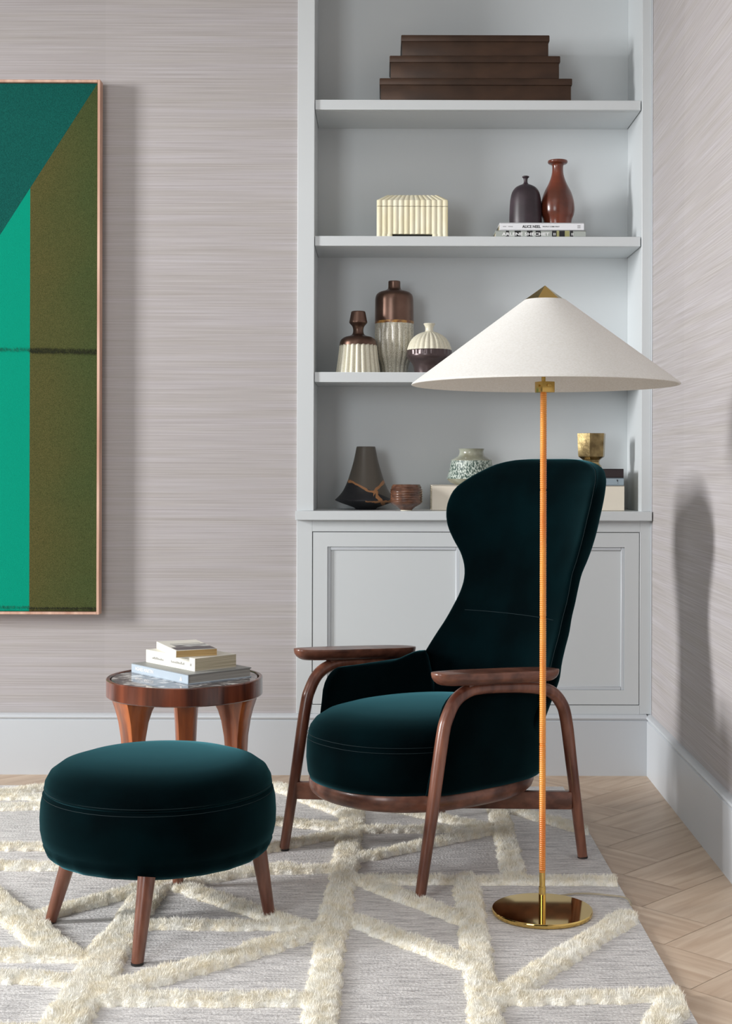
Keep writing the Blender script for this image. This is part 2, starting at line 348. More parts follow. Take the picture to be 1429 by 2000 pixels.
tagit(obj('ceiling', bm, 'ceil', smooth=False), kind='structure')
# floor: herringbone planks over a slab
bm = NB(); lay = bm.loops.layers.float_color.new('plank'); uvl = bm.loops.layers.uv.new('UVMap')
Wd, n = .19, 4
Rm = Matrix.Rotation(PI/4, 3, 'Z'); org = Vector((.776, 4.34, 0))
def plank(a0, b0, a1, b1, horiz):
    g = .0006
    P = [Vector((a0*Wd+g, b0*Wd+g, 0)), Vector((a1*Wd-g, b0*Wd+g, 0)), Vector((a1*Wd-g, b1*Wd-g, 0)), Vector((a0*Wd+g, b1*Wd-g, 0))]
    Q = [Rm @ p+org for p in P]; cx = sum(q.x for q in Q)/4; cy = sum(q.y for q in Q)/4
    if not (-3.6 < cx < 1.5 and .8 < cy < 5.5): return
    f = bm.faces.new([bm.verts.new(q) for q in Q]); r = random.random(); ox, oy = random.random()*9, random.random()*9
    for l, p in zip(f.loops, P):
        l[lay] = (r, r, r, 1); l[uvl].uv = (p.x+ox, p.y+oy) if horiz else (p.y+ox, p.x+oy)
for b in range(-60, 60):
    for m_ in range(-9, 9):
        plank(b+2*n*m_, b, b+n+2*n*m_, b+1, True)
        plank(b, b+1+2*n*m_, b+1, b+1+n+2*n*m_, False)
for co, no in (((-3.3, 0, 0), (-1, 0, 0)), ((1.0, 0, 0), (1, 0, 0)), ((0, 5.2, 0), (0, 1, 0))):
    bmesh.ops.bisect_plane(bm, geom=bm.verts[:]+bm.edges[:]+bm.faces[:], plane_co=co, plane_no=no, clear_outer=True)
box(bm, -3.5, 1.3, -1.4, 5.35, -.1, -.0012)
fl = obj('floor', bm, 'oak', smooth=False); tagit(fl, kind='structure')
# skirting boards: flat board, groove, rounded cap
def skirt(bm, A, B, nrm):
    A, B, nr = Vector(A), Vector(B), Vector(nrm)
    prof = [(-.004, 0), (.030, 0), (.030, .190), (.0265, .1925), (.0265, .195), (.031, .1975), (.033, .202), (.030, .207), (.022, .2105), (.014, .212), (-.004, .212)]
    loft(bm, [[P+nr*d+Vector((0, 0, z)) for d, z in prof] for P in (A, B)])
bm = NB(); skirt(bm, (-3.3, YW, 0), (RW(4.85)-.018, YW, 0), (0, -1, 0)); tagit(obj('baseboard_back', bm, 'trim', ang=25), kind='structure')
bm = NB(); skirt(bm, (RW(-1.4)+.011, -1.4, 0), (RW(4.87)+.011, 4.87, 0), (-1, .0159, 0)); tagit(obj('baseboard_right', bm, 'trim', ang=25), kind='structure')
bm = NB(); box(bm, X(1270.6, YC), RW(YC)-.0005, 4.853, 5.19, .212, 3.02, .0008, 1); tagit(obj('trim_1', bm, 'trim'), kind='structure')

# ------------------------------------------------------------------ built-in bookcase
zc1 = Z(998.7, 4.835); zc0 = Z(1016.5, 4.835)
nL, nR = X(612.5, YC), X(1252, YC)
bc = thing('bookcase', 'tall pale grey built-in bookcase with open shelves recessed beside the corner', 'bookcase', ((xL+xR)/2, 5.0, zc1))
bm = NB(); box(bm, xL+.002, xR, YN, 5.195, zc1, 3.02); obj('back_panel', bm, 'paint', bc)
for a, b in ((xL, nL), (nR, X(1270.6, YC))):
    bm = NB(); box(bm, a, b, YC, YN, zc1, 3.02, .0012, 1); obj('side_panel', bm, 'paint', bc)
bm = NB(); box(bm, nL, nR, YC, YN, 2.96, 3.02); obj('top_panel', bm, 'paint', bc)
SH = []
for yt, yb in ((195.3, 214.5), (461.5, 480.5), (727.3, 746.8)):
    zt, zb = Z(yt, 4.868), Z(yb, 4.868); SH.append(zt)
    bm = NB(); box(bm, nL+.0015, nR-.0035, 4.868, 4.8895, zb, zt, .0012, 1); box(bm, nL+.0015, nR-.0035, 4.8925, YN-.0005, zb, zt)
    box(bm, nL+.003, nR-.005, 4.885, 4.896, zb+.004, zt-.004)
    obj('shelf', bm, 'paint', bc)
S1, S2, S3 = SH
q0, q1, q2 = X(576.8, 4.835), RW(4.84)-.004, X(1270.4, YC)
bm = NB(); loft(bm, [[(q0, 4.832, z), (q1, 4.832, z), (q1, 4.852, z), (q2, 4.852, z), (q2, YN-.002, z), (xL+.001, YN-.002, z), (xL+.001, YW-.001, z), (q0, YW-.001, z)] for z in (zc0, zc1)])
bmesh.ops.bevel(bm, geom=[e for e in bm.edges if abs(e.verts[0].co.y-4.832) < 1e-4 and abs(e.verts[1].co.y-4.832) < 1e-4], offset=.0015, segments=2, affect='EDGES')
tagit(obj('countertop', bm, 'paint', loc=(0, 5, zc0)), 'pale grey countertop ledge between open shelves and cabinet doors', 'countertop')
cb = thing('base_cabinet', 'pale grey two-door base cabinet under the bookcase ledge', 'cabinet', ((xL+xR)/2, 5.0, .212))
dz1, dz0 = Z(1038.6, YC), Z(1377, YC); dx0, dxm, dx1 = X(610, YC), X(926, YC), X(1249.5, YC)
bm = NB(); zb_ = .2125
box(bm, xL, dx0, YC, 5.19, zb_, zc0-.0005, .001, 1); box(bm, dx1, X(1270.6, YC), YC, 5.19, zb_, zc0-.0005, .001, 1)
box(bm, dx0, dx1, YC, 4.90, dz1, zc0-.0005); box(bm, dx0, dx1, YC, 4.90, zb_, dz0); obj('face_frame', bm, 'paint', cb)
bm = NB(); box(bm, dx0, dx1, 4.895, 5.19, zb_, zc0-.001); obj('carcass', bm, 'dark', cb)  # inside coloured near-black so the gaps around the doors look shaded
g = .0026; st = X(639.5, YC)-X(611.3, YC)
for a, b in ((dx0+g, dxm-g/2), (dxm+g/2, dx1-g)):
    zb, zt = dz0+g, dz1-g; s2 = st; 
    d = NB(); f0 = YC+.0005
    for q in ((a, a+s2, zb, zt), (b-s2, b, zb, zt), (a+s2, b-s2, zb, zb+s2), (a+s2, b-s2, zt-s2, zt)): box(d, q[0], q[1], f0, f0+.022, q[2], q[3])
    do = obj('door', d, 'paint', cb)
    d = NB(); i0 = s2+.0115; box(d, a+i0-.002, b-i0+.002, f0+.010, f0+.020, zb+i0-.002, zt-i0+.002); obj('panel', d, 'paint', do)
    d = NB(); w_ = .0115
    for q in ((a+s2, a+s2+w_, zb+s2, zt-s2), (b-s2-w_, b-s2, zb+s2, zt-s2), (a+s2+w_, b-s2-w_, zb+s2, zb+s2+w_), (a+s2+w_, b-s2-w_, zt-s2-w_, zt-s2)):
        box(d, q[0], q[1], f0+.0042, f0+.020, q[2], q[3], .0016, 1)
    obj('moulding', d, 'trim', do)

# ------------------------------------------------------------------ woven wall hanging
YP = 4.813
ax1, az1 = px(196, 155.5, YP); _, az0 = px(196, 1200.5, YP); axm = px(-62, 600, YP)[0]; ax0 = 2*axm-ax1
art = thing('framed_textile', 'large framed textile of dark teal, emerald and olive cloth on the left wall', 'wall hanging', (axm, YP, az0))
fw = .0095
bm = NB()
for q in ((ax0, ax0+fw, az0, az1), (ax1-fw, ax1, az0, az1), (ax0+fw, ax1-fw, az0, az0+fw), (ax0+fw, ax1-fw, az1-fw, az1)): box(bm, q[0], q[1], YP, YP+.044, q[2], q[3], .0012, 1)
obj('frame', bm, 'oakframe', art)
cx0, cx1, cz0, cz1 = ax0+fw+.002, ax1-fw-.002, az0+fw+.002, az1-fw-.002
bm = NB(); box(bm, ax0+fw, ax1-fw, YP+.016, YP+.045, az0+fw, az1-fw); obj('backing_board', bm, 'dark', art)
bm = NB(); box(bm, ax0+.06, ax1-.06, YP+.040, YW-.0005, az1-.12, az1-.07); obj('hanging_batten', bm, 'oakframe', art)
xs = px(57, 700, YP)[0]; zs = px(57, 366, YP)[1]; zt = px(188, 163, YP)[1]
sl = (zt-zs)/((cx1-.002)-xs); zmid = zs-sl*(xs-axm)
def slab(bm, poly, y0, y1):
    loft(bm, [[(p[0], y, p[1]) for p in poly] for y in (y0, y1)])
bm = NB(); slab(bm, [(cx0, cz1), (2*axm-cx1+.002, zt), (axm, zmid), (cx1-.002, zt), (cx1, cz1)], YP+.010, YP+.017); obj('teal_cloth', bm, 'teal_w', art)
bm = NB(); slab(bm, [(xs, cz0), (xs, zs), (axm, zmid), (2*axm-xs, zs), (2*axm-xs, cz0)], YP+.0095, YP+.0165); obj('emerald_cloth', bm, 'green_w', art)
for s in (1, -1):
    f = lambda v: axm+s*(v-axm)
    bm = NB(); slab(bm, [(f(xs), cz0), (f(cx1), cz0), (f(cx1), zt), (f(cx1-.002), zt), (f(xs), zs)], YP+.0088, YP+.0168); obj('olive_cloth', bm, 'olive_w', art)
def fringe(x0, x1, zfun, n, ln, m, updown=True):
    bm = NB()
    for i in range(n):
        x = x0+(x1-x0)*random.random(); z = zfun(x)+random.uniform(-.003, .003); l = ln*random.uniform(.4, 1); a = random.uniform(-.6, .6)
        d = -1 if random.random() < .6 or not updown else 1; y = YP+random.uniform(.002, .008); w = .0006
        bm.faces.new([bm.verts.new(p) for p in ((x-w, YP+.009, z), (x+w, YP+.009, z), (x+a*l, y, z+d*l))])
    tagit(obj('fringe', bm, m, art, smooth=False), kind='stuff')
zf = px(100, 684, YP)[1]; fz = lambda x: zf-.01*(x-xs)*2
fringe(xs, cx1, fz, 900, .014, 'fringe_d'); fringe(2*axm-xs, xs, lambda x: zf+.003, 700, .010, 'fringe_g')
fringe(xs, cx1, lambda x: cz0+.012, 420, .012, 'fringe_d', False); fringe(2*axm-xs, xs, lambda x: cz0+.016, 420, .014, 'fringe_g', False)

# ------------------------------------------------------------------ books
def book(name, label, Fc, ad, la, bd, lb, z0, th, cov, pag, top=None, group=None, over=.003, soft=False):
    """Fc: corner; spine runs along ad; bd leads from spine to fore edge"""
    a, b = Vector((ad[0], ad[1], 0)).normalized(), Vector((bd[0], bd[1], 0)).normalized()
    b = (b-a*b.dot(a)).normalized()
    xf = Matrix(((a.x, b.x, 0, Fc[0]), (a.y, b.y, 0, Fc[1]), (0, 0, 1, z0), (0, 0, 0, 1)))
    c = Vector((Fc[0], Fc[1], z0))+a*la/2+b*lb/2
    o = thing(name, label, 'book', c, group); ct = .0012 if soft else .0028
    bm = NB(); box(bm, 0, la, 0, lb, 0, ct, .0005, 1, xf=xf); box(bm, 0, la, 0, lb, th-ct, th, .0005, 1, mi=1, xf=xf)
    box(bm, 0, la, 0, ct, ct*.2, th-ct*.2, .0005, 1, xf=xf); obj('cover', bm, [cov, top or cov], o)
    ov = .0006 if soft else over
    bm = NB(); box(bm, ov, la-ov, ct, lb-ov, ct, th-ct, xf=xf); obj('pages', bm, pag, o)
    return o, a, b
TT = .486
(fx, fy) = gp(367, 1337.5, TT); (lx, ly) = gp(256.5, 1313.5, TT)
ad = (lx-fx, ly-fy); la = math.hypot(*ad)
b1, a, b = book('book', 'large pale blue-grey hardback at the bottom of the stack on the marble side table', (fx, fy), ad, la, (.765, .645), .212, TT, .0275, 'bluegrey', 'pages_g', 'greytop')
n_ = -b; o_ = Vector((fx, fy, TT))
def onspine(o, a, b, u, z): return Vector(o)+a*u-b*.0004+Vector((0, 0, z))
text('title_text', 'AGNES MARTIN', .0105, onspine(o_, a, b, la*.93, .0095), -a, (0, 0, 1), 'whiteink', b1, la*.33, .02)
bm = NB(); q = onspine(o_, a, b, la*.14, .007); loft(bm, [[q+n_*d+Vector((0, 0, 0)), q+n_*d-a*.012, q+n_*d-a*.009+Vector((0, 0, .013))] for d in (0, .0004)]); obj('publisher_mark', bm, 'whiteink', b1)
z2 = TT+.0275; (fx, fy) = gp(380.5, 1312, z2); (lx, ly) = gp(285, 1293, z2); ad = (lx-fx, ly-fy); la = math.hypot(*ad); d2 = Vector((ad[1], -ad[0])).normalized()
b2, a, b = book('book', 'thick white paperback in the middle of the stack on the marble side table', (fx, fy), ad, la, (d2.x, d2.y), .140, z2, .0365, 'offwhite', 'pages', soft=True)
o_ = Vector((fx, fy, z2))
for u0, u1 in ((.86, .62), (.47, .2), (.09, .06)):
    bm = NB(); k = int((u0-u1)*60)+1
    for i in range(k):
        u = la*(u0-(u0-u1)*i/max(1, k)); p = onspine(o_, a, b, u, .013); h = random.uniform(.003, .0075)
        loft(bm, [[p-b*d, p-b*d-a*.0012, p-b*d-a*.0016+Vector((0, 0, h)), p-b*d+Vector((0, 0, h))] for d in (0, .0003)])
    obj('faint_lettering', bm, 'inkgrey', b2)
z3 = z2+.0365; (fx, fy) = gp(343.5, 1285, z3); (lx, ly) = gp(305.5, 1266.5, z3); ad = (lx-fx, ly-fy); la = math.hypot(*ad); d2 = Vector((ad[1], -ad[0])).normalized()
b3, a, b = book('book', 'small paperback with a monochrome landscape cover on top of the side table stack', (fx, fy), ad, la, (d2.x, d2.y), .118, z3, .0205, 'offwhite', 'pages_y', soft=True)
M['photo'] = mat('printed_landscape', srgb(210, 212, 208), .4, noise=((22, 60, 1), srgb(70, 64, 66), .42, .56))
M['photodark'] = mat('printed_dark_ground', srgb(92, 84, 86), .4, noise=((30, 60, 1), srgb(60, 55, 58), .4, .6))
xf = Matrix(((a.x, b.x, 0, fx), (a.y, b.y, 0, fy), (0, 0, 1, z3), (0, 0, 0, 1)))
bm = NB(); box(bm, .004, la*.30, .004, .116, .0205, .0208, xf=xf); obj('cover_picture', bm, 'photodark', b3)
bm = NB(); box(bm, la*.30, la*.55, .02, .116, .0205, .0208, xf=xf); obj('cover_picture', bm, 'photo', b3)
bm = NB(); box(bm, la*.62, la*.66, .02, .108, .0205, .0208, xf=xf); obj('cover_title_bar', bm, 'greytop', b3)
# shelf books
YS = 4.90
zA = Z(449.8, YS)-S2; xA0, xA1 = X(966.5, YS), X(1142.5, YS)
zB1 = Z(434.6, YS)
bb, a, b = book('book', 'lower art book with striped black, sage and olive spine on the second shelf', (xA0, YS), (1, 0), xA1-xA0, (0, 1), .215, S2, zA, 'sagebar', 'pages')
o_ = Vector((xA0, YS, S2)); px1 = (xA1-xA0)/176
# coloured bars sit a hair proud of the spine, title above them
for nm_, mt_, lst in (('black_bar', 'ink', ((20, 26), (37, 49), (61, 72), (78, 88), (110, 119), (124, 135), (145, 151))), ('olive_bar', 'olivebar', ((119, 124), (135, 144)))):
    for u0, u1 in lst: bm = NB(); box(bm, xA0+u0*px1, xA0+u1*px1, YS-.0004, YS+.0005, S2+.0005, S2+zA-.0005); obj(nm_, bm, mt_, bb)
text('title_text', 'ARLENE SHECHET', .0112, (xA0+12*px1, YS-.0006, S2+.0082), (1, 0, 0), (0, 0, 1), 'whiteink', bb, 93*px1, .03)
for u in (113, 115.5, 148, 150.5): bm = NB(); box(bm, xA0+u*px1, xA0+(u+1.2)*px1, YS-.0008, YS, S2+.009, S2+.018); obj('publisher_mark', bm, 'whiteink', bb)
xN0, xN1 = X(974.5, YS), X(1139, YS); zN = S2+zA; hN = zB1-zN
bw, a, b = book('book', 'upper white art book with black title beneath the two vases on the second shelf', (xN0, YS), (1, 0), xN1-xN0, (0, 1), .212, zN, hN, 'white', 'pages')
w_ = (xN1-xN0)/165
text('title_text', 'ALICE NEEL', .0100, (xN0+44*w_, YS-.0005, zN+hN/2-.0050), (1, 0, 0), (0, 0, 1), 'ink', bw, 36*w_, .02)
text('subtitle_text', 'PEOPLE COME FIRST', .0042, (xN0+84*w_, YS-.0005, zN+hN/2-.0021), (1, 0, 0), (0, 0, 1), 'ink', bw, 33*w_, .01)
for u0, u1, h0, h1 in ((6, 12.5, -.001, .001), (16.5, 25.5, -.001, .001)): bm = NB(); box(bm, xN0+u0*w_, xN0+u1*w_, YS-.0004, YS, zN+hN/2+h0, zN+hN/2+h1); obj('publisher_mark', bm, 'inkgrey', bw)
bm = NB()
for i in range(3): box(bm, xN0+152*w_, xN0+158*w_, YS-.0004, YS, zN+hN/2-.005+i*.004, zN+hN/2-.003+i*.004)
obj('publisher_mark', bm, 'inkgrey', bw)
# ledge books
YL_ = 4.90; zL = Z(948, YL_)
cl, a, b = book('book', 'big cream slipcased book on the ledge under the mottled green vase', (X(843.5, YL_), YL_), (1, 0), X(1010, YL_)-X(843.5, YL_), (0, 1), .22, zc1, zL-zc1, 'creampaper', 'pages', over=.001)
cr, a, b = book('book', 'big cream book on the ledge at the right end beneath two smaller books', (X(1052, YL_), YL_), (1, 0), X(1219, YL_)-X(1052, YL_), (0, 1), .2, zc1, zL-zc1, 'creampaper', 'pages', over=.001)
zL2 = Z(932.6, YL_)
bl, a, b = book('book', 'steel blue book lying between dark maroon and cream books on the ledge', (X(1085, YL_), YL_), (1, 0), X(1218, YL_)-X(1085, YL_), (0, 1), .19, zL, zL2-zL, 'bluebook', 'pages')
M_ = X(1205, YL_); u_ = .0018
bm = NB()
for dx, dz, w2, h2 in ((0, .0205, 2, .6), (-.8, .0185, .7, 2.2), (-.9, .0165, 2.6, 1.2), (.2, .0145, 1.4, 1.0), (.8, .009, 1.1, .9)): box(bm, M_+dx*u_, M_+(dx+w2)*u_, YL_-.0005, YL_, zL+dz, zL+dz+h2*u_)
obj('spine_lettering', bm, 'ink', bl)
zL3 = Z(915, YL_)
bd, a, b = book('book', 'dark maroon book on top of the steel blue book, under the gold cup', (X(1083, YL_), YL_), (1, 0), X(1217.5, YL_)-X(1083, YL_), (0, 1), .19, zL2, zL3-zL2, 'darkbook', 'pages')

# ------------------------------------------------------------------ boxes on the top shelf
prev = S1
for lbl, x0, x1, yt, ym, yb in (('longest dark bronze lidded box at the bottom of the top-shelf stack', 741, 1117.5, 152.5, 166, 193),
                                ('middle-sized dark bronze lidded box in the top-shelf stack', 760.5, 1094, 108.5, 122, 151),
                                ('shortest dark bronze lidded box on top of the top-shelf stack', 783, 1073, 68, 81, 107)):
    Yf = 4.915; z1 = Z(yt, Yf); zm = Z(ym, Yf); xa, xb = X(x0, Yf, 120), X(x1, Yf, 120); dep = .20
    o = thing('lidded_box', lbl, 'box', ((xa+xb)/2, Yf+dep/2, prev), 'bronze boxes stacked on the top shelf')
    bm = NB(); box(bm, xa+.004, xb-.004, Yf+.004, Yf+dep-.004, prev, zm+.006, .002); obj('box_body', bm, 'bronzebox', o)
    bm = NB(); box(bm, xa, xb, Yf, Yf+dep, zm, z1, .0035); obj('lid', bm, 'bronzebox', o)
    prev = z1
# ------------------------------------------------------------------ ivory fluted box
Yf = 4.915; xa, xb = X(735.5, Yf, 420), X(875, Yf, 420); zl = Z(403, Yf); zs_ = Z(391, Yf); zt_ = Z(377.5, Yf); dep = .13
iv = thing('ivory_casket', 'ivory fluted casket with sloping lid on the second shelf', 'box', ((xa+xb)/2, Yf+dep/2, S2))
def scallop(x0, x1, y0, y1, ins=0, nx=13, ny=7, amp=.0032):
    P = []
    def side(a, b, n):
        a, b = Vector(a), Vector(b); t = (b-a); nrm = Vector((t.y, -t.x)).normalized(); k = n*8
        return [a+t*(i/k)+nrm*(amp*(abs(math.sin(PI*n*i/k))-1)) for i in range(k)]
    P += side((x0+ins, y0+ins), (x1-ins, y0+ins), nx)+side((x1-ins, y0+ins), (x1-ins, y1-ins), ny)+side((x1-ins, y1-ins), (x0+ins, y1-ins), nx)+side((x0+ins, y1-ins), (x0+ins, y0+ins), ny)
    return P
def ring2(P, z): return [(p.x, p.y, z) for p in P]
P0 = scallop(xa, xb, Yf, Yf+dep)
ft = .016; fz0 = S2+ft
bm = NB(); loft(bm, [ring2(P0, fz0), ring2(P0, zl-.0008)]); obj('casket_body', bm, 'ivory', iv, ang=50)
fwid = (xb-xa)*.222
for u0, u1 in ((xa, xa+fwid), (xb-fwid, xb)):
    bm = NB(); Q = scallop(u0, u1, Yf, Yf+dep, 0, 3, 7); loft(bm, [ring2(Q, S2), ring2(Q, fz0)]); obj('foot', bm, 'ivory', iv, ang=50)
bm = NB(); box(bm, xa+fwid, xb-fwid, Yf+.02, Yf+dep-.02, S2+.002, fz0); obj('recess_shade', bm, 'dark', iv)  # dark block painted in for the shade between the feet
ins = X(754.5, Yf)-xa
P1 = scallop(xa, xb, Yf, Yf+dep, ins*.95)
bm = NB(); loft(bm, [ring2(P0, zl+.0008), ring2(P0, zs_), ring2(scallop(xa, xb, Yf, Yf+dep, .004), zs_+.003), ring2(P1, zt_)]); obj('lid', bm, 'ivory', iv, ang=30)
bm = NB(); box(bm, xa+.005, xb-.005, Yf+.005, Yf+dep-.005, zl-.001, zl+.001); obj('joint_line', bm, 'dark', iv)

# ------------------------------------------------------------------ vases
def vase(name, label, cat, cpx, Yv, z0, rows, mats, sc, oy, flute=None, seg=64, group=None, n=5, rot=0, smooth_prof=True):
    """rows: (r, y [,mat, flute amp]) in zoomed pixels, bottom to top"""
    cx = X(cpx, Yv, 700); o = thing(name, label, cat, (cx, Yv, z0), group); K = []
    for i, r in enumerate(rows):
        z = z0 if i == 0 else Z(oy+r[1]/sc, Yv, cpx)
        K.append((r[0]/sc/F*Yv, z, r[2] if len(r) > 2 else 0, r[3] if len(r) > 3 else 0))
    return cx, o, K
def build(cx, Yv, o, K, nm, mats, flute=None, seg=64, n=4, mouth=True, rot=0, ang=40):
    bm = NB(); P = curveprof(K, n) if n else K
    if mouth:
        r, z, mi = P[-1][0], P[-1][1], P[-1][2]
        P = list(P)+[(r*.96, z+.0006, mi, 0), (r*.84, z, mi, 0), (r*.78, z-.012, mi, 0), (.001, z-.014, mi, 0)]
    lathe(bm, cx, Yv, P, seg, flute=flute, sub=1, rot=rot, cap1=False); obj(nm, bm, mats, o, ang=ang)
Yv = 4.99
cx, o, K = vase('vase', 'dark plum bell-shaped bottle vase with tiny neck standing on white book', 'vase', 1025.3, Yv, zB1, [(140, 618), (146, 605), (143, 480), (135, 400), (120, 345), (92, 308), (58, 288), (30, 276), (18, 262), (17, 236), (22, 222), (31, 214), (31, 207), (24, 204)], None, 4.61, 300)
build(cx, Yv, o, K, 'body', 'plum')
cx, o, K = vase('vase', 'rust red pear-shaped vase with flared rim standing on white book', 'vase', 1087.7, 5.0, zB1, [(118, 618), (128, 600), (146, 550), (152, 500), (146, 430), (122, 350), (86, 280), (62, 220), (51, 170), (50, 120), (58, 100), (80, 92), (89, 80), (87, 66)], None, 4.61, 300)
build(cx, 5.0, o, K, 'body', 'rust')
# three two-tone vases on the third shelf
G3 = 'two-tone studio vases on the third shelf'
cx, o, K = vase('vase', 'short cream fluted vase with copper neck at left of the third shelf', 'vase', 699.2, 4.95, S3, [(240, 1045, 0, .10), (236, 1010, 0, .10), (218, 880, 0, .10), (203, 750, 0, .10), (203, 742, 0, .0)], None, 5.496, 540, group=G3)
build(cx, 4.95, o, K, 'fluted_body', 'cream', flute=22, seg=176, n=3, mouth=False, ang=60)
_, _, K = cx, o, [(r/5.496/F*4.95, Z(540+y/5.496, 4.95, 699)) for r, y in ((202, 744), (200, 730), (194, 700), (176, 672), (140, 650), (92, 638), (66, 622), (56, 595), (56, 565), (66, 535), (88, 508), (97, 494), (93, 470), (84, 425), (76, 384), (70, 376))]
K = [(a, b, 0, 0) for a, b in K]; build(cx, 4.95, o, K, 'copper_neck', 'copper', n=3)
cx, o, K = vase('vase', 'tall vase with copper shoulder over fluted grey-cream lower body', 'vase', 769.4, 5.03, S3, [(150, 1045, 0, .09), (150, 1020, 0, .09), (160, 950, 0, .09), (190, 880, 0, .09), (207, 810, 0, .09), (212, 720, 0, .09), (211, 600, 0, .09), (209, 510, 0, .03)], None, 5.496, 540, group=G3)
build(cx, 5.03, o, K, 'fluted_body', 'cream2', flute=18, seg=180, n=4, mouth=False, ang=60)
K = [(r/5.496/F*5.03, Z(540+y/5.496, 5.03, 769), mi, 0) for r, y, mi in ((209, 512, 1), (210, 497, 1), (209, 484, 0), (208, 440, 0), (206, 300, 0), (204, 240, 0), (192, 198, 0), (160, 170, 0), (110, 155, 0), (76, 140, 0), (66, 118, 0), (65, 60, 0), (62, 52, 0))]
build(cx, 5.03, o, K, 'copper_shoulder', ['copper', 'amber'], n=3)
cx, o, K = vase('vase', 'round vase with cream fluted dome and dark brown base beside tall vase', 'vase', 838, 4.93, S3, [(158, 1045), (160, 1025), (172, 960), (200, 915), (226, 892), (240, 868), (242, 845)], None, 5.496, 540, group=G3)
build(cx, 4.93, o, K, 'dark_base', 'umber', n=3, mouth=False)
K = [(r/5.496/F*4.93, Z(540+y/5.496, 4.93, 838), mi, fa) for r, y, mi, fa in ((241, 845, 1, .02), (242, 800, 1, .03), (240, 792, 0, .05), (236, 770, 0, .06), (218, 720, 0, .07), (186, 670, 0, .08), (140, 630, 0, .09), (88, 605, 0, .08), (52, 594, 0, .03), (43, 580, 0, 0), (43, 550, 0, 0), (52, 528, 0, 0), (62, 512, 0, 0), (60, 506, 0, 0))]
build(cx, 4.93, o, K, 'fluted_dome', ['cream', 'umber'], flute=24, seg=144, n=3, ang=60)
# ledge pottery
cx, o, K = vase('vase', 'dark smoked cone vase with brown flame lines on the ledge', 'vase', 714.8, 5.03, zc1, [(100, 775), (104, 765), (122, 748), (175, 728), (238, 706), (300, 682), (318, 668), (300, 650), (262, 610), (228, 560), (192, 480), (165, 400), (138, 310), (115, 215), (100, 135), (95, 119)], None, 5.293, 850)
build(cx, 5.03, o, K, 'body', 'ember', n=3)
cx, o, K = vase('cup', 'small ribbed brown tea bowl beside the dark cone vase', 'bowl', 794, 4.895, zc1, [(60, 788), (61, 772)], None, 5.293, 850)
build(cx, 4.895, o, K, 'foot_ring', 'cream', n=0, mouth=False)
rows = [(61, 772), (72, 760), (95, 742), (125, 725), (155, 705), (165, 685)]
yy = 680
while yy > 530: rows += [(166, yy), (161, yy-9), (166, yy-18)] if yy > 560 else [(158, yy), (153, yy-9), (156, yy-18)]; yy -= 25
rows += [(146, 520), (141, 510)]
K = [(r/5.293/F*4.895, Z(850+y/5.293, 4.895, 794), 0, 0) for r, y in rows]; build(cx, 4.895, o, K, 'bowl_body', 'brownglaze', n=2)
Yv = 5.0
cx = X(920.4, Yv); o = thing('vase', 'squat mottled green and white vase with textured band on cream book', 'vase', (cx, Yv, zL))
def kk(rows): return [(r/1.9575/F*Yv, Z(850+y/1.9575, Yv, 920), mi, 0) for r, y, mi in rows]
K = [(58/1.9575/F*Yv, zL, 0, 0)]+kk([(66, 187, 0), (80, 181, 0), (90, 172, 0), (94, 166, 0)]); build(cx, Yv, o, K, 'vase_base', 'celadon_plain', n=2, mouth=False)
K = kk([(94, 166, 0), (92, 160, 0), (86, 140, 0), (81, 120, 0), (78, 97, 0)]); build(cx, Yv, o, K, 'textured_band', 'celadon', n=2, mouth=False)
K = kk([(78, 97, 0), (76, 94, 0), (62, 86, 0), (50, 78, 0), (46, 68, 0), (46, 60, 0), (49, 53, 0), (50, 52, 0)]); build(cx, Yv, o, K, 'neck', 'celadon_plain', n=2)
Yv = 4.98; cx = X(1154.5, Yv); s_ = 6.805
o = thing('gold_cup', 'faceted gold glazed cup on small books at right end of ledge', 'cup', (cx, Yv, zL3))
K = [(150, None), (140, 610), (118, 590), (112, 560), (120, 530), (150, 510), (180, 490), (184, 470), (190, 330), (196, 182)]
K = [(r*1.03/s_/F*Yv, zL3 if y is None else Z(820+y/s_, Yv, 1154), 0, 0) for r, y in K]; K[0] = (K[0][0], zL3, 0, 0)
build(cx, Yv, o, K, 'cup_body', 'gold', seg=6, n=0, rot=math.radians(-105), ang=20)

# ------------------------------------------------------------------ armchair
CC = Vector((.149, 3.827, 0)); SU = Vector((.636, -.772, 0)); FV = Vector((-.772, -.636, 0)); RT = .012
def C(u, v, z): return CC+SU*u+FV*v+Vector((0, 0, z))
ch = thing('armchair', 'dark teal velvet wingback armchair with walnut arms beside floor lamp', 'armchair', (CC.x, CC.y, RT))
def sell(hu, hv, v0, n, z, k=96, ph=0):
    out = []
    for i in range(k):
        t = 2*PI*i/k; c_, s_ = math.cos(t), math.sin(t)
        out.append(C(hu*math.copysign(abs(s_)**(2/n), s_), v0+hv*math.copysign(abs(c_)**(2/n), c_), z))
    return out
bm = NB()
loft(bm, [sell(.262*s, .318*s, .045, 2.3, z) for s, z in ((.90, .198), (.95, .2005), (.985, .210), (1, .222), (1, .238), (.985, .2445))]); obj('seat_rim', bm, 'walnut_h', ch)
bm = NB()
prof = [(.975, .2445), (.995, .262), (1.008, .30), (1.005, .335), (.997, .355), (.988, .3615), (.992, .366), (.975, .382), (.93, .400), (.84, .417), (.68, .430), (.45, .438), (.2, .4415), (.02, .442)]
rings = [sell(.257*s, .328*s, .045, 2.3, z) for s, z in prof]; loft(bm, rings)
seat = obj('seat_cushion', bm, 'velvet', ch, ang=80)
bm = NB()
for s, z in ((1.004, .3545), (1.0, .3675)):
    P = sell(.257*s, .328*s, .045, 2.3, z, 160); tube(bm, P+[P[0]], .0005, 5)
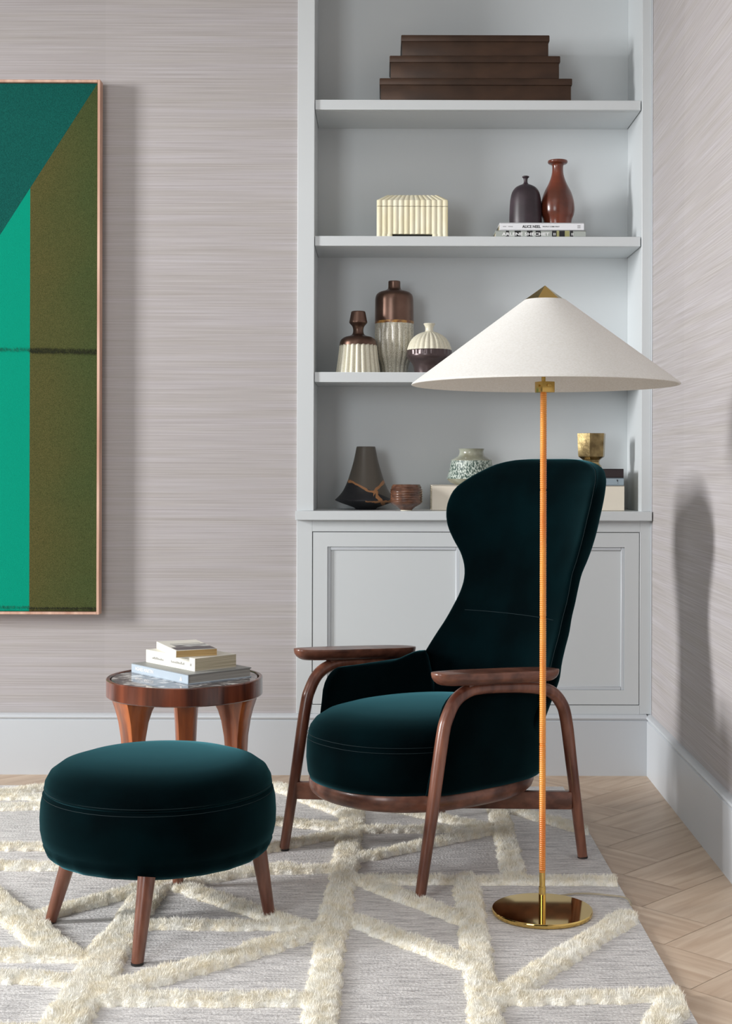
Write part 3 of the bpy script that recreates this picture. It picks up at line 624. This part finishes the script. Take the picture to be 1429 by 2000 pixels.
obj('seam', bm, 'stitch', seat)
# tub: side and rear shell below the arms
def vend(z):
    if z < .43: return .212+.19*(.43-z)
    return .130+math.sqrt(max(0, .082**2-(min(z, .5115)-.43)**2))
hu, hv, v0, nn_ = .274, .325, .045, 2.9
def tubpt(t, z, off):
    # t in [-1,1] around the back; ends at v=vend(z)
    a_end = math.acos(max(-1, min(1, math.copysign(abs((vend(z)-v0)/hv)**(nn_/2), vend(z)-v0))))
    a = PI+(t)*(PI-a_end); c_, s_ = math.cos(a), math.sin(a)
    taper = 1-.10*max(0, (.32-z)/.075)**2*.35
    u = (hu*taper-off)*math.copysign(abs(s_)**(2/nn_), s_); v = v0+(hv*taper-off)*math.copysign(abs(c_)**(2/nn_), c_)
    q = min(1, max(0, (.80-abs(t))/.22)); q = q*q*(3-2*q); z += .024*q*max(0, (z-.40)/.10); q = min(1, max(0, (.55-abs(t))/.10)); q = q*q*(3-2*q); z -= q*max(0, z-.36)*.85
    return C(u, v, z)
NT, th_ = 90, .034
zs2 = [.2455, .26, .29, .33, .38, .42, .45, .47, .485, .498, .506, .510]
bm = NB(); rings = []
for z in zs2:
    k = 1 if z < .49 else math.sqrt(max(.05, 1-((z-.49)/.0205)**2))
    ts = np.linspace(-1, 1, NT)
    def hh(t): return th_/2*k*(max(0.02, 1-abs(t)**24))**.5
    R_ = [tubpt(t, z-.02*0, th_/2-hh(t)) for t in ts]+[tubpt(t, z, th_/2+hh(t)) for t in ts[::-1]]
    rings.append(R_)
loft(bm, rings); obj('side_shell', bm, 'velvet', ch, ang=80)
# back with wings
tab = np.array([  # z, half width, v at wing edge, v at centre, thickness
    (.246, .225, -.10, -.245, .05), (.30, .240, -.105, -.262, .055), (.40, .262, -.135, -.288, .055), (.46, .269, -.165, -.298, .055), (.50, .268, -.190, -.305, .055), (.54, .257, -.212, -.312, .055), (.58, .247, -.238, -.320, .055), (.62, .237, -.266, -.330, .055),
    (.66, .228, -.288, -.338, .052), (.70, .222, -.310, -.352, .050), (.74, .2195, -.325, -.366, .050), (.78, .224, -.332, -.380, .055), (.82, .241, -.334, -.394, .062), (.86, .264, -.326, -.404, .067),
    (.90, .283, -.320, -.412, .069), (.94, .293, -.322, -.419, .069), (.98, .295, -.334, -.426, .068), (1.02, .284, -.358, -.434, .066), (1.045, .264, -.386, -.440, .062), (1.06, .247, -.404, -.443, .058), (1.073, .228, -.420, -.446, .053), (1.084, .206, -.431, -.448, .047), (1.093, .180, -.439, -.450, .039), (1.099, .150, -.445, -.452, .030), (1.1032, .112, -.449, -.453, .018), (1.105, .07, -.452, -.454, .006)])
zz = np.concatenate([np.linspace(.246, 1.02, 60), np.linspace(1.026, 1.09, 20), np.linspace(1.0925, 1.105, 9)])
def cr(col):
    x, y = tab[:, 0], tab[:, col]; m_ = np.gradient(y, x); out = []
    for z in zz:
        i = min(len(x)-2, max(0, int(np.searchsorted(x, z)-1))); h = x[i+1]-x[i]; t = (z-x[i])/h
        out.append((2*t**3-3*t*t+1)*y[i]+(t**3-2*t*t+t)*h*m_[i]+(-2*t**3+3*t*t)*y[i+1]+(t**3-t*t)*h*m_[i+1])
    return np.maximum(out, .004) if col in (1, 4) else np.array(out)
w_, ve, vc, tk = cr(1), cr(2), cr(3), cr(4)
bm = NB(); rings = []; ss = np.sin(np.linspace(-PI/2, PI/2, 61)); ss = np.sign(ss)*np.abs(ss)**.8; front = []
for i, z in enumerate(zz):
    fr, bk = [], []
    for s in ss:
        u = w_[i]*s; vm = vc[i]+(ve[i]-vc[i])*abs(s)**2.3
        h = tk[i]/2*math.sqrt(max(0, 1-abs(s)**36))
        # cloth swells a little either side of the tuck above the lumbar
        sw = .004*math.exp(-((z-.60)/.06)**2)*(1-s*s)-.004*math.exp(-((z-.652)/.016)**2)*(1-s*s)
        fr.append(C(u, vm+h+sw, z)); bk.append(C(u, vm-h, z))
    rings.append(fr+bk[::-1][1:-1]); front.append(fr)
loft(bm, rings); back = obj('backrest', bm, 'velvet', ch, ang=80)
bm = NB()
for sg in (4, -5): tube(bm, [front[i][sg]+FV*.0004 for i in range(16, 80)], .0006, 5)
tube(bm, [front[31][j]+FV*.0002 for j in range(14, 47)], .0006, 5)
obj('seam', bm, 'stitch', back)
# bent side frames, arm boards, base rails
for s in (1, -1):
    u = .288*s
    path = [(u, .305, RT), (u, .266, .215), (u, .232, .40), (u, .215, .452), (u, .187, .491), (u, .145, .511), (u, .09, .515), (u, -.02, .507), (u, -.10, .496), (u, -.155, .481), (u, -.195, .449), (u, -.218, .40), (u, -.243, .26), (u, -.286, RT)]
    P = smoothpts([C(*p) for p in path], 7); rad = []
    for p in P:
        rad.append(.0135+.0035*min(1, max(0, (p.z-RT)/.35)))
    bm = NB(); tube(bm, P, .015, 18, rad=rad); obj('leg_frame', bm, 'walnut', ch, ang=80)
    for q in (P[0], P[-1]):
        bm = NB(); tube(bm, [q-Vector((0, 0, .0005)), q+Vector((0, 0, .004))], .0142, 16); obj('foot_pad', bm, 'foot', ch)
    bm = NB(); rings = []
    v1, v2 = .262, -.172
    for zf_, sh in ((0, .60), (.1, .74), (.3, .88), (.55, .97), (.8, 1), (.97, 1), (1, .985)):
        ring = []
        for k in range(72):
            t = 2*PI*k/72; cv = math.cos(t); su_ = math.sin(t)
            vv = (v1+v2)/2+(v1-v2)/2*math.copysign(abs(cv)**.62, cv)*(1-(1-sh)*.28)
            hw = .046*math.copysign(abs(su_)**.7, su_)*sh
            ring.append(C(u+s*.004+hw, vv, (.5675-.031)+(-.026)*(v1-vv)/(v1-v2)+.031*zf_))
        rings.append(ring)
    loft(bm, rings); obj('armrest', bm, 'walnut_h', ch, ang=50)
    for v in (.12, -.08):
        bm = NB(); z_ = .515 if v > 0 else .503; box(bm, -.012, .012, -.03, .03, -.012, .03, xf=Matrix.Translation(C(u, v, z_)) @ Matrix.Rotation(math.atan2(FV.y, FV.x)-PI/2, 4, 'Z')); obj('arm_spacer', bm, 'walnut_h', ch)
    for v in (.268, -.247):
        e = C(u-s*.004, v, 0); c0 = C(.04*s, .03 if v > 0 else .03, 0); d = (c0-e); L_n = d.length; ang = math.atan2(d.y, d.x)
        bm = NB(); box(bm, 0, L_n, -.011, .011, .150, .1985, .004, 2, xf=Matrix.Translation((e.x, e.y, 0)) @ Matrix.Rotation(ang, 4, 'Z')); obj('base_rail', bm, 'walnut_h', ch)

# ------------------------------------------------------------------ ottoman
ox, oy = -.5255, 3.28
ot = thing('ottoman', 'round dark teal velvet footstool on four walnut legs in front of armchair', 'ottoman', (ox, oy, RT))
bm = NB(); prof = [(.230, .169), (.250, .173), (.261, .183), (.267, .197), (.2665, .206), (.271, .212), (.2755, .235), (.2765, .262), (.2745, .295), (.270, .315), (.2655, .3215), (.2625, .3235), (.2670, .3265), (.2645, .344), (.254, .363), (.230, .380), (.188, .393), (.125, .4015), (.05, .4045), (.002, .405)]
rings = []
for r, z in prof:
    rings.append([(ox+(r+(.0012*math.sin(23*t_)+.0008*math.sin(41*t_+1) if z < .2 else .0006*math.sin(5*t_)))*math.cos(t_), oy+(r+(.0012*math.sin(23*t_) if z < .2 else 0))*math.sin(t_), z) for t_ in [2*PI*k/120 for k in range(120)]])
loft(bm, rings); oc = obj('cushion', bm, 'velvet', ot, ang=80)
bm = NB()
for r, z in ((.2696, .3160), (.2662, .3305)):
    P = [(ox+r*math.cos(2*PI*k/120), oy+r*math.sin(2*PI*k/120), z) for k in range(121)]; tube(bm, P, .0005, 5)
obj('seam', bm, 'stitch', oc)
bm = NB(); lathe(bm, ox, oy, [(.19, .158), (.212, .161), (.216, .170)], 64, sub=1); obj('base_board', bm, 'foot', ot)
for (fx, fy) in (gp(98, 1801, RT), gp(268, 1883, RT), gp(527, 1793, RT), gp(347, 1731, RT)):
    d = Vector((fx-ox, fy-oy, 0)); tp = Vector((ox, oy, 0))+d*.845+Vector((.012, 0, .185)); bt = Vector((fx, fy, RT))
    bm = NB(); tube(bm, [bt, bt.lerp(tp, .03), bt.lerp(tp, .5), tp], .015, 20, rad=[.0125, .0135, .0165, .0195]); lg = obj('leg', bm, 'walnut', ot, ang=50)
    bm = NB(); tube(bm, [bt-Vector((0, 0, .0005)), bt+Vector((0, 0, .004))], .0138, 16); obj('foot_pad', bm, 'foot', lg)

# ------------------------------------------------------------------ side table
tx, ty = px(361, 1330, 3.9)[0], 3.9; TR = .2185
st_ = thing('side_table', 'round walnut side table with dark marble top near the wall', 'side table', (tx, ty, .0108))
bm = NB(); P = [(TR-.014, .437), (TR-.003, .437), (TR, .440), (TR, .4855), (TR-.0025, .488), (TR-.0095, .488), (TR-.011, .486), (TR-.011, .450)]
lathe(bm, tx, ty, P+[P[0]], 96, sub=1); bmesh.ops.remove_doubles(bm, verts=bm.verts, dist=1e-6)
bm.faces.ensure_lookup_table(); bmesh.ops.delete(bm, geom=[f for f in bm.faces if len(f.verts) > 4], context='FACES')
obj('table_rim', bm, 'rose', st_)
bm = NB(); lathe(bm, tx, ty, [(TR-.0145, .452), (TR-.0145, .4845), (TR-.016, TT)], 96, sub=1); obj('marble_top', bm, 'marble', st_)
bm = NB(); lathe(bm, tx, ty, [(TR-.012, .4405), (TR-.012, .452)], 64, sub=1); obj('sub_top', bm, 'rose', st_)
for deg in (97, 217, 340):
    a0 = math.radians(deg); rd = Vector((math.cos(a0), math.sin(a0), 0)); tg = Vector((-rd.y, rd.x, 0)); rings = []
    for z, ro, ri, wt in ((.0108, .190, .150, .026), (.03, .189, .148, .027), (.15, .184, .143, .0285), (.26, .183, .138, .030), (.33, .186, .133, .033), (.375, .192, .126, .037), (.405, .199, .117, .041), (.425, .205, .107, .045), (.4375, .209, .099, .047), (.445, .209, .096, .047)):
        q = []; bev = .006
        for rr, w2 in ((ro, wt-bev), (ro-bev, wt), (ri+bev, wt*.82), (ri, wt*.82-bev), (ri, -wt*.82+bev), (ri+bev, -wt*.82), (ro-bev, -wt), (ro, -wt+bev)):
            q.append(Vector((tx, ty, z))+rd*math.sqrt(max(1e-6, rr*rr-w2*w2*.8 if rr > ro-.5*bev else rr*rr))+tg*w2)
        rings.append(q)
    bm = NB(); loft(bm, rings); obj('leg', bm, 'rose_leg_lit', st_, ang=40)

# ------------------------------------------------------------------ floor lamp
lx, ly = gp(1058.5, 1776, RT+.008)
fl_ = thing('floor_lamp', 'brass floor lamp with wide white linen cone shade and rattan-wrapped pole', 'floor lamp', (lx, ly, RT))
bm = NB(); lathe(bm, lx, ly, [(.119, RT), (.1205, RT+.002), (.1205, RT+.0085), (.1190, RT+.0105), (.001, RT+.0108)], 96, sub=1); obj('base', bm, 'brass', fl_)
zb = RT+.0106; ztop = Z(765, ly, 1064); zr = Z(1704, ly, 1060)
bm = NB(); lathe(bm, lx, ly, [(.0085, zb), (.0085, zb+.052), (.0072, zb+.053), (.0072, zr+.005)], 24, sub=1); obj('brass_stem', bm, 'brass', fl_)
bm = NB(); pr = []; z = zr; k = 0
while z < ztop:
    r0 = .0080 if (k % 61) else .0074
    pr += [(r0-.0011, z), (r0, z+.0012), (r0, z+.0037), (r0-.0011, z+.0049)]; z += .0050; k += 1
lathe(bm, lx, ly, pr, 16, sub=1); obj('rattan_pole', bm, 'rattan', fl_, ang=60)
zrim = Z(752.5, ly, 1065)
bm = NB(); box(bm, -.0175, .0175, -.0175, .0175, ztop-.002, ztop+.024, .0012, 2, xf=Matrix.Translation((lx+.003, ly, 0)) @ Matrix.Rotation(math.radians(24), 4, 'Z')); hd = obj('brass_block', bm, 'brass_s', fl_)
bm = NB(); sw = Matrix.Translation((lx+.003, ly, 0)) @ Matrix.Rotation(math.radians(24), 4, 'Z')
for q in ((-.004, .007),): box(bm, q[0], q[1], -.0205, -.017, ztop+.012, ztop+.018, .001, 1, xf=sw)
tube(bm, [sw @ Vector((-.0175, -.004, ztop+.014)), sw @ Vector((-.0205, -.004, ztop+.014))], .0025, 12); obj('switch', bm, 'brass_s', hd)
bm = NB(); tube(bm, [(lx, ly, ztop+.02), (lx, ly, zrim+.21)], .005, 12); obj('inner_stem', bm, 'brass_s', fl_)
zst = Z(586, ly, 1066); rs, rt_ = .3185, .049
bm = NB(); A = []
for r, z in ((rs, zrim), (rs+.0012, zrim+.001), (rs-.001, zrim+.0045), (rs-.003, zrim+.006), (rt_, zst), (rt_-.003, zst-.002), (rs-.006, zrim+.0048), (rs-.004, zrim)):
    A.append((r, z))
lathe(bm, lx+.003, ly, A+[A[0]], 128, sub=1, cap1=False)
bmesh.ops.remove_doubles(bm, verts=bm.verts, dist=1e-6); bmesh.ops.delete(bm, geom=[f for f in bm.faces if len(f.verts) > 4], context='FACES')
shd = obj('lamp_shade', bm, 'linen', fl_, ang=50)
bm = NB(); tip = Z(558, ly, 1066); c_ = Vector((lx+.003, ly, 0)); k6 = [c_+Vector((math.cos(t), math.sin(t), 0))*.0505+Vector((0, 0, zst-.001)) for t in [math.radians(-116+60*i) for i in range(6)]]
loft(bm, [[p-Vector((0, 0, .002)) for p in k6], k6, [c_+Vector((0, 0, tip))+(p-c_-Vector((0, 0, zst-.001)))*.02 for p in k6]]); obj('finial', bm, 'brass', fl_, ang=10)
bm = NB()
cp = [gp(x, y, RT) for x, y in ((1086, 1756), (1100, 1751), (1125, 1748), (1160, 1748.5), (1185, 1751), (1205, 1753), (1220, 1756), (1229, 1762), (1232, 1770))]
P = [(x, y, RT+.0035) for x, y in cp]; P[0] = (P[0][0], ly+.115, RT+.004); tube(bm, smoothpts(P, 6), .0024, 8); obj('power_cord', bm, 'cord', fl_)

# ------------------------------------------------------------------ rug
RX0, RX1, RY0, RY1 = -1.85, .612, 2.3, 4.635
rg = thing('rug', 'large cream and grey wool rug with raised shaggy crossing bands', 'rug', ((RX0+RX1)/2, 3.3, 0))
off = np.array(rg['_w'])
bm = NB(); box(bm, RX0, RX1, RY0, RY1, .0005, .0105, .003, 2); obj('flat_weave', bm, 'weave', rg)
S = [  # x0,y0,x1,y1,half width (metres on the floor)
 (-.083, 4.60, -.094, 3.69, .037), (-.094, 3.69, -.114, 3.11, .035), (-.114, 3.11, -.118, 1.95, .033),
 (.366, 4.42, .350, 3.58, .031), (.221, 3.58, .205, 2.68, .033), (.205, 2.68, .195, 1.95, .033),
 (-.06, 3.245, .19, 2.965, .032), (.235, 2.77, .585, 3.28, .033), (.21, 2.765, .60, 2.79, .026), (.60, 2.79, .50, 2.56, .036),
 (-.06, 3.565, .60, 3.56, .028), (-.05, 3.56, .20, 3.25, .030), (-.09, 3.74, .36, 4.08, .029), (-.07, 4.055, .34, 4.075, .026),
 (-.06, 4.40, .34, 4.06, .030), (.36, 4.36, .605, 4.05, .030), (.10, 4.40, .36, 4.36, .022), (-.35, 4.61, -.10, 4.23, .032),
 (-.36, 4.17, -.10, 4.07, .032), (-.45, 3.74, -.10, 4.03, .028), (-.10, 3.665, -.36, 3.64, .028), (-.26, 3.68, -.60, 3.49, .030), (-.60, 3.49, -.83, 3.25, .031),
 (-.50, 3.50, -.20, 3.215, .030), (-.575, 3.56, -.595, 3.11, .040), (-.595, 3.11, -.615, 1.95, .048), (-.56, 3.212, -.18, 3.21, .026),
 (-.10, 3.215, -.36, 2.97, .038), (-.36, 2.97, -.58, 2.79, .040), (-.60, 2.764, -.11, 2.764, .029), (-.60, 3.005, -1.86, 3.02, .031), (-.60, 2.858, -1.86, 3.02, .027),
 (-.99, 3.46, -.70, 3.03, .042), (-1.86, 3.29, -.80, 3.26, .030), (-1.7, 3.87, -.55, 3.86, .026), (-1.7, 3.71, -.52, 3.66, .028), (-.72, 3.86, -.50, 3.68, .026),
 (-1.30, 4.47, -1.05, 4.62, .030), (-1.9, 4.44, -.60, 4.45, .026), (-1.9, 4.20, -1.00, 4.34, .030), (-1.05, 4.33, -.55, 4.25, .026), (-.62, 4.60, -.58, 3.55, .030),
 (-1.25, 3.85, -1.0, 3.46, .034), (-1.02, 3.44, -1.10, 3.02, .034), (-.11, 2.55, -.6, 2.45, .028), (-1.86, 2.6, -.6, 2.6, .028), (-.11, 2.40, .20, 2.60, .03), (.2, 2.4, .6, 2.42, .03)]
S = np.array(S); st4 = .0045
gx = np.arange(RX0+.012, RX1-.004, st4); gy = np.arange(RY0+.006, RY1-.006, st4)
GX, GY = np.meshgrid(gx, gy)
def sdf(Xa, Ya):
    best = np.full(Xa.shape, 9.)
    for x0, y0, x1, y1, hw in S:
        dx, dy = x1-x0, y1-y0; t = np.clip(((Xa-x0)*dx+(Ya-y0)*dy)/(dx*dx+dy*dy), 0, 1)
        best = np.minimum(best, np.hypot(Xa-x0-t*dx, Ya-y0-t*dy)-hw)
    return best
def vnoise(Xa, Ya, sc, seed):
    r = np.random.default_rng(seed).random((256, 256)); fx, fy = Xa*sc+500, Ya*sc+500
    ix, iy = np.floor(fx).astype(int), np.floor(fy).astype(int); tx_, ty_ = fx-ix, fy-iy
    tx_, ty_ = tx_*tx_*(3-2*tx_), ty_*ty_*(3-2*ty_); g = lambda a, b: r[(ix+a) % 256, (iy+b) % 256]
    return (g(0, 0)*(1-tx_)+g(1, 0)*tx_)*(1-ty_)+(g(0, 1)*(1-tx_)+g(1, 1)*tx_)*ty_
def height(Xa, Ya):
    d = sdf(Xa, Ya)+(vnoise(Xa, Ya, 60, 1)-.5)*.012
    inside = np.clip(-d/.016, 0, 1); h = np.sqrt(1-(1-inside)**2)*.0115
    h *= .80+.25*vnoise(Xa, Ya, 28, 2)+.22*vnoise(Xa, Ya, 75, 3)+.22*vnoise(Xa, Ya, 150, 4)
    return d, h
D, H = height(GX, GY)
ny, nx_ = GX.shape; idx = np.full((ny, nx_), -1); inside = D < .012
quad = inside[:-1, :-1] & inside[1:, :-1] & inside[:-1, 1:] & inside[1:, 1:]
use = np.zeros_like(inside); use[:-1, :-1] |= quad; use[1:, :-1] |= quad; use[:-1, 1:] |= quad; use[1:, 1:] |= quad
idx[use] = np.arange(use.sum())
V = np.stack([GX[use], GY[use], .0085+H[use]], 1)-off
qi, qj = np.nonzero(quad); Fq = np.stack([idx[qi, qj], idx[qi, qj+1], idx[qi+1, qj+1], idx[qi+1, qj]], 1)
# tufts: tapered strands standing on the bands
nt_ = 1550000
tx_ = rng.uniform(RX0+.012, RX1-.006, nt_); ty_ = rng.uniform(RY0+.008, RY1-.01, nt_)
d, h = height(tx_, ty_); k = d < .0035; tx_, ty_, h, d = tx_[k], ty_[k], h[k], d[k]; N0 = len(tx_)
cl1 = vnoise(tx_, ty_, 45, 11)-.5; cl2 = vnoise(tx_, ty_, 45, 12)-.5
ln = rng.uniform(.008, .0145, N0)*(.55+.45*np.clip(-d/.012, 0, 1)); an = rng.uniform(0, 2*PI, N0); ek = .25+.75*np.clip(-d/.012, 0, 1); cl1, cl2 = cl1*ek, cl2*ek
le = rng.uniform(.1, .5, N0); dx = (np.cos(an)*le+cl1*1.2)*ln; dy = (np.sin(an)*le+cl2*1.2)*ln
wv = .0005; px_, py_ = -np.sin(an)*wv, np.cos(an)*wv; z0 = .0085+h*rng.uniform(.35, .95, N0)
B0 = np.stack([tx_-px_, ty_-py_, z0], 1); B1 = np.stack([tx_+px_, ty_+py_, z0], 1)
Mi0 = np.stack([tx_-px_*.9+dx*.45, ty_-py_*.9+dy*.45, z0+ln*.55], 1); Mi1 = np.stack([tx_+px_*.9+dx*.45, ty_+py_*.9+dy*.45, z0+ln*.55], 1)
T0 = np.stack([tx_+dx, ty_+dy, z0+ln*.95], 1)
TV = np.concatenate([B0, B1, Mi1, Mi0, T0])-off; b0 = len(V); ar = np.arange(N0)
Q = np.stack([ar, ar+N0, ar+2*N0, ar+3*N0], 1)+b0; T = np.stack([ar+3*N0, ar+2*N0, ar+4*N0], 1)+b0
AV = np.concatenate([V, TV]); me = bpy.data.meshes.new('pile_bands')
nq = len(Fq)+len(Q); loops = np.concatenate([Fq.ravel(), Q.ravel(), T.ravel()])
me.vertices.add(len(AV)); me.vertices.foreach_set('co', AV.astype(np.float32).ravel())
me.loops.add(len(loops)); me.loops.foreach_set('vertex_index', loops.astype(np.int32))
ls = np.concatenate([np.arange(nq)*4, nq*4+np.arange(len(T))*3]); me.polygons.add(len(ls)); me.polygons.foreach_set('loop_start', ls.astype(np.int32))
me.polygons.foreach_set('use_smooth', np.zeros(len(ls), bool)); me.update(calc_edges=True); me.validate()
me.materials.append(M['pile']); po = bpy.data.objects.new('wool_pile', me); COL.objects.link(po); po.parent = rg; po['_w'] = list(off)
tagit(po, 'raised shaggy cream bands', kind='stuff')
for o in bpy.data.objects:
    if '_w' in o: del o['_w']
